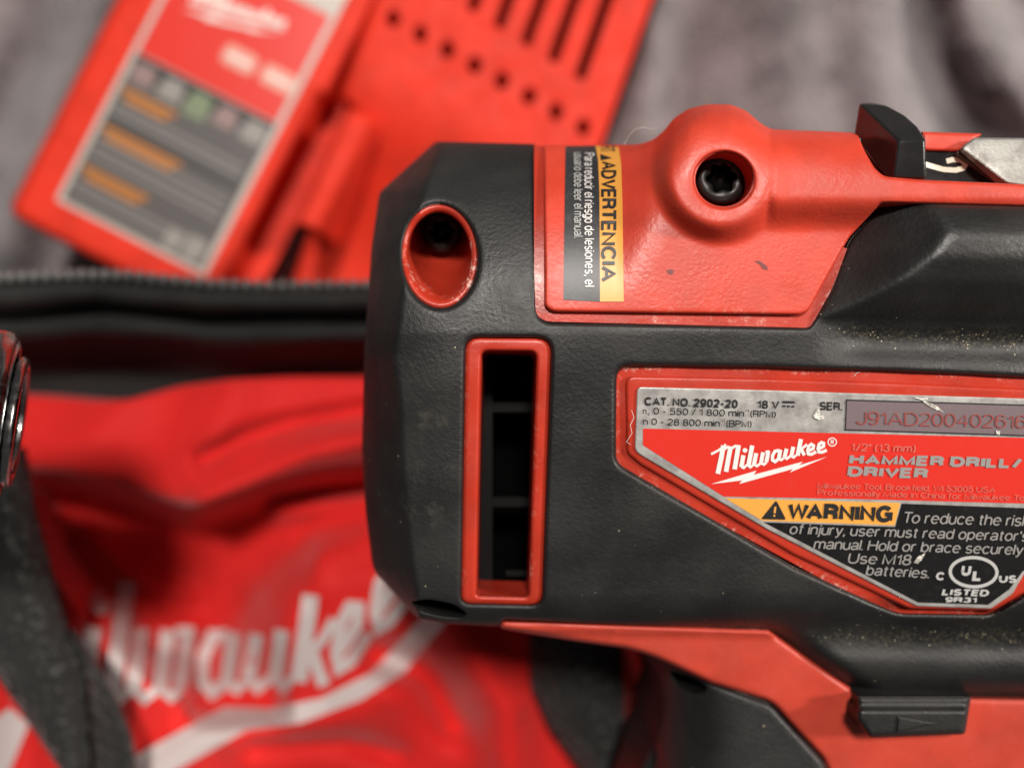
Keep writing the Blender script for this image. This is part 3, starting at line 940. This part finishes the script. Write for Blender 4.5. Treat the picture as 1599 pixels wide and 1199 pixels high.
# speed selector on top
def hull(name, pts, mat, parent, bevel=0.0):
    import bmesh
    org = ORG[parent.name]
    bm = bmesh.new()
    for p in pts:
        v = (W(*p) - np.array(org)) * MM
        bm.verts.new(v)
    r = bmesh.ops.convex_hull(bm, input=bm.verts)
    bmesh.ops.delete(bm, geom=list({e for e in r['geom_interior'] if isinstance(e, bmesh.types.BMVert)}), context='VERTS')
    bmesh.ops.dissolve_limit(bm, angle_limit=.12, verts=bm.verts, edges=bm.edges)
    if bevel:
        bmesh.ops.bevel(bm, geom=list(bm.edges), offset=bevel * MM, segments=3, affect='EDGES', profile=.5)
    me = bpy.data.meshes.new(name)
    bm.to_mesh(me); bm.free()
    me.polygons.foreach_set('use_smooth', [False] * len(me.polygons))
    me.materials.append(mat)
    o = bpy.data.objects.new(name, me); col.objects.link(o)
    o.parent = parent; ORG[o.name] = org
    return o
hull('speed_selector', [(1403,219,3),(1445,218,3),(1446,279,2),(1396,278,2),(1342,162,-9),(1360,160.5,-9),(1385,165,-7),(1412,180,-3),(1432,198,0),(1334,210,-9),(1372,262,-2),(1382,274,0),
                        (1345,165,-20),(1445,225,-20),(1446,280,-16),(1338,212,-20)], M['gloss_black'], drill, .35)
gi = patch('gear_window', rounded([(1340,216),(1668,214),(1668,296),(1385,286)]), lambda x, y: np.full(len(x), -7.0), M['gloss_black'], drill, pitch=12, skirt=-14)
strokes('numeral', [([(1436,254),(1456,260),(1474,265),(1492,266),(1504,263),(1508,256.5),(1500,250.5),(1488,249.5),(1478,252)], 8)], lambda x, y: np.full(len(x), -7.0), M['cream'], gi, .1, 4)
patch('rear_rail', rounded([(1440,206),(1534,209,4),(1520,222,6),(1498,238,4),(1440,236)]), lambda x, y: np.full(len(x), -6.2), M['red'], drill, pitch=8, bev=(6, 1.0), skirt=-30)
pz = patch('metal_plate', rounded([(1500,231,8),(1522,215,4),(1599,216),(1668,217),(1668,296),(1599,291),(1573,287,4)]), lambda x, y: -3.6 - .02 * (250 - np.asarray(y, float)), M['plate'], drill, pitch=8, bev=(4, .6), skirt=-5.4)
patch('plate_edge', [(1494,239),(1507,226),(1582,292),(1568,290)], lambda x, y: np.full(len(x), -5.8), M['rust'], pz, pitch=8, skirt=-8)

# lint caught on the housing
lint = base_mat('lint', (.6, .57, .55), .8)
def fibre(pts, w=.9, parent=None):
    P = np.array([W(*p) for p in pts]).reshape(-1, 3)
    rings = []
    for i in range(len(P)):
        a = np.linspace(0, 2 * math.pi, 5, endpoint=False)
        t = P[min(i + 1, len(P) - 1)] - P[max(i - 1, 0)]
        t /= np.linalg.norm(t)
        u = np.cross(t, (0, 0, 1)); u /= max(np.linalg.norm(u), 1e-6)
        v = np.cross(t, u)
        rings.append(P[i] + np.outer(np.cos(a), u) * w * K * .5 + np.outer(np.sin(a), v) * w * K * .5)
    return loft('lint_fibre', rings, lint, parent, True, True)
fibre([(975,226,-10),(982,212,-9),(992,202,-8),(1004,199,-8),(1016,202,-8),(1028,200,-8)], .8, drill)
fibre([(986,640,-.2),(990,652,.1),(984,664,.2),(987,676,.1),(978,690,-.3),(985,694,-.2)], 1.0, drill)
fibre([(1334,587,0),(1338,582,.5),(1343,581,.6)], 1.0, drill)

# ------------------------------------------------------------------ THE BAG
ZB = -84.0
def ridge(x, y, pts, A, w):
    return A * np.exp(-(segdist(x, y, np.array(pts, float), False) / w) ** 2)
def bagz(x, y):
    x = np.atleast_1d(np.asarray(x, float)); y = np.atleast_1d(np.asarray(y, float))
    z = np.full(len(x), ZB)
    z = z + 7 * sstep(560, 700, y) - 6 * sstep(900, 1250, y)
    # main fold: the cloth drops away below a wavy crest and comes back further down
    c1 = interp(x, [-200,40,110,180,240,305,360,430,510,620,760], [722,726,738,752,772,790,776,752,730,716,700])
    s = y - c1
    r0 = interp(x, [-100,60,140,240,340,420,500,600,900], [20,40,140,190,190,130,66,60,60])
    side = interp(x, [-100,40,110,320,450,700], [.35,.45,1.0,1.0,.72,.6])
    z = z - 33 * side * sstep(-6, 40, s) * (1 - sstep(0, 1, (s - r0) / 130))  # drop made extra deep to stand in for a cast shadow on the cloth
    z = z + ridge(x, y, [(380,575),(345,650),(318,725),(304,778)], 4.5, 52)
    z = z + ridge(x, y, [(200,610),(150,680),(120,730)], 2.5, 45)
    z = z + ridge(x, y, [(760,636),(600,680),(480,708),(400,744),(322,780)], 6.5, 24)
    z = z - ridge(x, y, [(318,716),(380,684),(450,662),(600,636)], 6.5, 15)
    z = z - ridge(x, y, [(420,776),(480,768),(640,752)], 7, 13) + ridge(x, y, [(440,800),(520,792),(640,776)], 5, 16)
    z = z + ridge(x, y, [(700,800),(600,824),(500,862),(420,915)], 6, 34)
    z = z + ridge(x, y, [(48,780),(84,870),(140,935),(230,972),(300,985)], 8, 26)
    z = z + ridge(x, y, [(110,800),(190,880),(290,930)], 4, 16)
    z = z - 15 * sstep(262, 330, x) * (1 - sstep(420, 462, x)) * sstep(945, 1080, y) * (1 - sstep(1095, 1150, y))
    z = z + ridge(x, y, [(180,985),(240,1090),(190,1150)], 4, 34)
    z = z + ridge(x, y, [(690,955),(740,1030),(790,1110),(800,1230)], 10, 44)
    z = z - ridge(x, y, [(590,1020),(670,1050),(712,1130)], 10, 28)
    z = z + ridge(x, y, [(120,1300),(330,1150),(520,1130),(600,1090)], 5, 40)
    z = z - ridge(x, y, [(400,1165),(540,1158),(620,1180)], 5, 18)
    z = z + ridge(x, y, [(985,985),(1012,1060),(1000,1120),(985,1230)], 24, 26)
    return z
bag = thing('tool_bag', 'soft red fabric tool bag with black zip edge and white script logo under the drill', 'bag', (-10, -30, 0))
M['bag'] = cloth_mat('red_bag_fabric', (.66, .018, .016), .62, 1500, .22, .0004, .15, .12)
M['trim'] = cloth_mat('black_bag_trim', (.020, .020, .0195), .62, 900, .5, .0006, .04, .3)
M['web'] = cloth_mat('black_webbing', (.024, .024, .023), .42, 480, 1.0, .0011, .1, .25, True)
M['tooth'] = base_mat('zip_tooth_plastic', (.11, .112, .11), .18)
M['bag_white'] = print_mat('white_bag_print', (.55, .47, .46), .5, .1)
PANEL = [(-220,640),(-60,612),(40,616),(150,626),(200,624),(280,603),(360,592),(450,588),(600,588),(1100,590),(1400,600),(1420,1350),(-220,1350)]
patch('red_panel', PANEL, bagz, M['bag'], bag, pitch=9, step=9, bev=(10, 1.5), skirt=-160)
def trimz(x, y):
    x = np.atleast_1d(np.asarray(x, float)); y = np.atleast_1d(np.asarray(y, float))
    yy = y - interp(x, [-100,0,150,330,560,900], [4,4,-8,8,6,6])
    z = ZB - 3 + 16 * sstep(600, 490, yy) + 7 * np.exp(-((yy - 462) / 22) ** 2) - 6 * np.exp(-((yy - 494) / 9) ** 2) + 4.5 * np.exp(-((yy - 520) / 22) ** 2) - 6 * sstep(535, 585, yy)
    z = z + 1.2 * np.sin(x / 47.0 + y / 31.0) * np.exp(-((yy - 530) / 50) ** 2)
    return z
TR = [(-220,452),(0,448),(120,443),(240,447),(330,452),(560,454),(1100,456),(1100,640),(560,640),(300,640),(150,660),(-220,680)]
patch('zip_edge_trim', TR, trimz, M['trim'], bag, pitch=9, step=9, bev=(10, 3), skirt=-160)
# zip with its single teeth
zipc = lambda x: interp(x, [-60,0,60,130,200,270,330,420,560,700], [436,434,431,429,430,437,443,446,445,445])
zt = patch('zipper', [(x, zipc(x) - 4) for x in range(-60, 661, 20)] + [(x, zipc(x) + 20) for x in range(660, -61, -20)], lambda x, y: np.full(len(x), ZB + 15.0), M['trim'], bag, pitch=9, step=9, skirt=ZB - 6)
a8 = np.linspace(0, 2 * math.pi, 8, endpoint=False)
tv, tfc = [], []
for rr, zz in ((1.0, -1.6), (1.0, .3), (.6, 1.0)):
    tv += [(rr * math.cos(q) * 1.0, rr * math.sin(q) * 1.5, zz) for q in a8]
for r_ in range(2):
    for i in range(8):
        j = (i + 1) % 8
        tfc.append([r_ * 8 + i, r_ * 8 + j, r_ * 8 + 8 + j, r_ * 8 + 8 + i])
tfc.append(list(range(16, 24)))
tme = bpy.data.meshes.new('zip_tooth')
tme.from_pydata([tuple(c * MM * 1.0 for c in v) for v in tv], [], tfc)
tme.polygons.foreach_set('use_smooth', [True] * len(tme.polygons))
tme.materials.append(M['tooth'])
for xx in np.arange(-40, 640, 18.5):
    o = bpy.data.objects.new('zip_tooth', tme)
    col.objects.link(o)
    o.parent = zt
    p = W(xx, zipc(xx), ZB + 16.6) - np.array(ORG[bag.name])
    o.location = tuple(float(c) * MM for c in p)
    o.rotation_euler = (0, 0, random.uniform(-.15, .15))
# printed script and lightning
lt = lambda X, Y: (.52 * X - 84, .75 * Y + .134 * X + 698 - 1.0 * max(0, .52 * X - 84 - 505))
logo(lt, bagz, M['bag_white'], bag, .54, .9, which=set(range(6, 28)), bolt=False, sub=8)
poly_flat('logo_lightning', [[(120,1240),(200,1186),(350,1103),(420,1106),(500,1090),(580,1050),(640,985),(690,930),(720,940),(690,980),(630,1050),(565,1092),(470,1128),(385,1140),(250,1216),(150,1280)],
                             [(-60,1230),(-20,1130),(15,1105),(45,1130),(20,1190),(0,1240)]], bagz, M['bag_white'], bag, .5, 9)

def ribbon(name, left, right, zl, parent, mat, thick=2.2, n=40, cross=9, sag=0):
    """webbing band between two edge curves (picture px) at heights zl(t, s)"""
    def samp(c):
        c = np.array(c, float)
        d = np.r_[0, np.cumsum(np.linalg.norm(np.diff(c, axis=0), axis=1))]
        t = np.linspace(0, d[-1], n)
        return np.stack([np.interp(t, d, c[:, i]) for i in range(2)], -1)
    Lc, Rc = samp(left), samp(right)
    rings = []
    for i in range(n):
        t = i / (n - 1)
        top = []
        for k in range(cross):
            s = k / (cross - 1)
            p = Lc[i] * (1 - s) + Rc[i] * s
            edge = thick * .5 * (abs(2 * s - 1) ** 6)
            top.append(W(p[0], p[1], zl(t, s) - edge).reshape(3))
        bot = [q - np.array([0, 0, thick]) for q in top[::-1]]
        rings.append(np.array(top + bot))
    return loft(name, rings, mat, parent, True, True)
ribbon('strap', [(-90,690),(-70,850),(-40,1000),(0,1066),(45,1130),(95,1205),(130,1330)], [(32,700),(48,800),(72,885),(102,985),(126,1030),(134,1200),(150,1330)],
       lambda t, s: -56 - 6 * t + 3 * math.sin(s * math.pi) - 5 * max(0, s - .75), bag, M['web'])
ribbon('strap_fold', [(110,985),(122,1040),(128,1110),(134,1205),(150,1330)], [(112,990),(146,1042),(178,1100),(200,1150),(207,1205),(225,1330)],
       lambda t, s: -66 + 6 * s - 5 * t, bag, M['web'])
ribbon('strap', [(838,940),(826,1000),(829,1075),(858,1140),(905,1205),(960,1330)], [(985,940),(972,1005),(974,1080),(976,1150),(970,1205),(966,1330)],
       lambda t, s: -70 + 7 * math.sin(min(1, s * 1.15) * math.pi * .62) - 7 * t, bag, M['web'])

# ------------------------------------------------------------------ THE CHARGER
ZC = -118.0
RV, DV, TL = np.array((.89, .456)), np.array((-.456, .89)), np.array((288., -81.))
def ct(a, b):
    a, b = np.asarray(a, float), np.asarray(b, float)
    return TL[0] + a * RV[0] + b * DV[0], TL[1] + a * RV[1] + b * DV[1]
def ct2(a, b): return ct(np.asarray(a, float) + .135 * (np.asarray(b, float) + 36) * (np.asarray(a, float) > 302), b)
def flat(z): return lambda x, y: np.full(len(np.atleast_1d(x)), float(z))
M['ch_red'] = red_mat('charger_red', (.64, .030, .012), .62, .10)
M['ch_red'].node_tree.nodes['Principled BSDF'].inputs['Specular IOR Level'].default_value = .25
M['ch_grey'] = print_mat('charger_label_grey', (.080, .073, .071), .4, .2)
M['ch_border'] = print_mat('charger_label_border', (.45, .40, .36), .4, .2)
M['ch_orange'] = print_mat('orange_text', (.42, .15, .02), .4, .2)
M['ch_green'] = print_mat('green_icon', (.16, .20, .12), .4, .2)
M['ch_pink'] = print_mat('pink_icon', (.24, .16, .155), .4, .2)
M['ch_white'] = print_mat('pale_print', (.72, .62, .58), .4, .1)
M['ch_icon'] = print_mat('pale_icon', (.24, .225, .21), .4, .1)
M['ch_badge'] = print_mat('pale_badge', (.62, .30, .24), .4, .1)
charger = thing('battery_charger', 'red plastic battery charger with grey label and vent slots, on the blanket behind the bag', 'charger', (-45, 60, 0))
hs = patch('housing', rounded([(-58,-420,20),(300,-420,10),(300,100,6),(288,112,6),(288,496,14),(-58,496,26)]), flat(ZC), M['ch_red'], charger, pitch=16, step=10, bev=(16, 3.5), skirt=-160, tf=ct)
holes = [ellipse(293 + 48.5 * i, -52 + 2.2 * i, 10.5, 13, 14) for i in range(1, 9)]
slots = [rounded([(396 + 49 * i, -405, 6), (413 + 49 * i, -405, 6), (413 + 49 * i, -120 + 4.3 * i, 8), (396 + 49 * i, -120 + 4.3 * i, 8)]) for i in range(6)]
def ventz(x, y):
    return ZC - 1.5 - 24 * sstep(30, 360, np.asarray(y, float))
patch('vented_housing', rounded([(303,-420,4),(718,-420,30),(718,20,40),(700,500,20),(330,500,4),(330,106,6),(303,98,4)]), ventz, M['ch_red'], charger, holes=holes + slots, pitch=14, step=8, bev=(16, 3.0),
      hbev=(3, .8), hskirt=-128, skirt=-160, tf=ct2)
patch('vent_floor', [(302,-410),(725,-410),(725,40),(302,40)], flat(-129), M['cavity'], charger, pitch=60, step=40, tf=ct2)
# groove and battery rail beside the label
patch('rail_groove', [(280,90),(350,90),(350,490),(280,490)], flat(ZC - 17), M['ch_red'], charger, pitch=30, step=20, tf=ct)
patch('battery_rail', rounded([(342,106,12),(400,104,16),(398,300,8),(350,306,8)]), lambda x, y: ZC + 7.5 - 6 * sstep(378, 398, x), M['ch_red'], charger, pitch=10, step=6, bev=(10, 3), skirt=-140, tf=ct)
def cpoly(name, polys, mat, parent, lift, sub=None):
    return poly_flat(name, [list(zip(*ct([p[0] for p in pg], [p[1] for p in pg]))) for pg in polys], flat(ZC), mat, parent, lift, sub)
cl = patch('charger_label', rounded([(0,-60,6),(262,-60,6),(262,442,6),(0,442,6)]), flat(ZC + .15), M['ch_border'], charger, pitch=30, step=20, tf=ct)
cpoly('red_field', [[(9,-8),(252,-8),(252,178),(9,178)]], M['label_red'], cl, .25)
cpoly('grey_field', [[(9,180),(252,180),(252,434),(9,434)]], M['ch_grey'], cl, .25)
cpoly('grey_bar', [[(130,-36),(252,-36),(252,-12),(130,-12)]], M['ch_border'], cl, .3)
cpoly('icon', [[(16,182),(52,182),(52,222),(16,222)], [(160,182),(196,182),(196,222),(160,222)]], M['ch_pink'], cl, .35)
cpoly('icon', [[(64,184),(102,184),(102,224),(64,224)], [(208,184),(246,184),(246,224),(208,224)]], M['ch_icon'], cl, .35)
cpoly('icon', [[(112,184),(150,184),(150,230),(112,230)]], M['ch_green'], cl, .35)
cpoly('black_band', [[(9,180),(252,180),(252,190),(9,190)], [(53,180),(66,180),(66,206),(53,206)], [(102,180),(114,180),(114,206),(102,206)], [(150,180),(162,180),(162,206),(150,206)], [(196,180),(210,180),(210,206),(196,206)]], M['ink'], cl, .45)
for a0, a1, b0, m_ in ((14, 108, 236, 'ch_orange'), (14, 150, 302, 'ch_orange'), (14, 128, 372, 'ch_orange')):
    for dl in (0, 11):
        cpoly('text_line', [[(a0 + dl, b0 + dl), (a1 - dl, b0 + dl), (a1 - dl, b0 + 8 + dl), (a0 + dl, b0 + 8 + dl)]], M[m_], cl, .35)
for b0 in (262, 276, 320, 336, 350, 398, 412):
    cpoly('text_line', [[(14, b0), (240, b0), (240, b0 + 5), (14, b0 + 5)]], print_mat('grey_text', (.21, .195, .19), .4, .3), cl, .33)
cpoly('black_band', [[(14,290),(246,290),(246,297),(14,297)]], M['ink'], cl, .35)
cpoly('certification_mark', [[(178,396),(205,396),(205,428),(178,428)], [(212,392),(244,392),(244,430),(212,430)]], M['ch_icon'], cl, .4)
for c0 in (128, 196):
    A = [ct(*p) for p in rounded([(c0,100,10),(c0+56,100,10),(c0+56,132,10),(c0,132,10)])]
    poly_flat('badge', [[(float(p[0]), float(p[1])) for p in A]], flat(ZC), M['ch_badge'], cl, .35)
    strokes('badge_line', [([tuple(float(v) for v in ct(c0 + 8, 117)), tuple(float(v) for v in ct(c0 + 48, 117))], 6)], flat(ZC), M['ch_white'], cl, .5)
logo(lambda X, Y: tuple(float(v) for v in ct(30 + X * .12, 12 + Y * .12)), flat(ZC), M['ch_white'], cl, .14, .4)

# ------------------------------------------------------------------ metal collar at the left edge
collar = thing('tool_collar', 'polished dark steel collar of another tool poking in at the left edge', 'tool collar', (-85, -6, 0))
M['chrome'] = base_mat('dark_chrome', (.30, .30, .295), .12, 1.0)
_n = N(M['chrome']); _n.link(_n.bump(_n.noise(120, 2, .5), .10, .0006), _n.b.inputs['Normal'])
_n.link(_n.ramp(_n.noise(600, 4), .35, .7, .16, .34), _n.b.inputs['Roughness'])
AX = np.array((1.0, -.14, -.50)); AX /= np.linalg.norm(AX)
UP = np.cross((0, 0, 1), AX); UP /= np.linalg.norm(UP)
VV = np.cross(AX, UP)
C0 = W(14, 658, -11).reshape(3)
def ring(dist, r, n, ph=0.0):
    a = np.linspace(0, 2 * math.pi, n, endpoint=False) + ph
    return C0 + AX * dist + np.outer(np.cos(a), UP) * r + np.outer(np.sin(a), VV) * r
loft('sleeve', [ring(-60, 14.4, 48), ring(-2.2, 15.2, 48), ring(-1.0, 14.9, 48), ring(-.2, 14.0, 48), ring(.2, 12.6, 48)], M['chrome'], collar, True, True)
loft('end_ring', [ring(.0, 11.0, 48), ring(1.0, 11.2, 48), ring(1.7, 10.8, 48), ring(1.7, 9.2, 48), ring(.4, 8.8, 48)], M['chrome'], collar, False, True)
loft('shank', [ring(-62, 16, 32), ring(-62, 16, 32), ring(-110, 18, 32)], M['rib'], collar, True, True)
loft('tool_body', [np.array([C0 + AX * -100 + np.array((dx, dy, z)) for dx, dy in ((-30, -22), (22, -22), (22, 22), (-30, 22))]) for z in (14, -140)], M['rib'], collar, True, True, False)

# ------------------------------------------------------------------ BLANKET
def blz(x, y):
    x = np.atleast_1d(np.asarray(x, float)); y = np.atleast_1d(np.asarray(y, float))
    z = np.full(len(x), -160.0)
    z = z + ridge(x, y, [(1390,-300),(1372,0),(1372,120),(1410,240),(1470,420)], 13, 56) - ridge(x, y, [(1420,-200),(1425,60),(1500,200),(1600,420)], 9, 58)
    z = z + ridge(x, y, [(1480,-100),(1530,60),(1640,200)], 13, 48) - ridge(x, y, [(1540,-100),(1640,80)], 8, 42)
    z = z + ridge(x, y, [(1230,-200),(1220,60),(1260,300)], 9, 80) - ridge(x, y, [(1075,-200),(1062,20),(1040,170),(1000,320)], 9, 50)
    z = z + ridge(x, y, [(1024,-120),(1022,60),(1005,200)], 6, 26)
    z = z + ridge(x, y, [(210,-120),(150,60),(70,230),(10,380)], 12, 50) - ridge(x, y, [(90,-100),(60,60),(-20,200)], 9, 46)
    z = z + 2.2 * np.sin(x / 61 + y / 83) * np.sin(y / 57 - x / 120)
    return z
M['blanket'] = cloth_mat('grey_plush', (.235, .200, .206), .85, 420, .95, .0030, .5, .55)
bl = patch('blanket', [(-700,-700),(2300,-700),(2300,1900),(-700,1900)], blz, M['blanket'], None, pitch=15, step=30)
bl['kind'] = 'structure'
bl['label'] = 'rumpled grey plush blanket under the bag and charger'
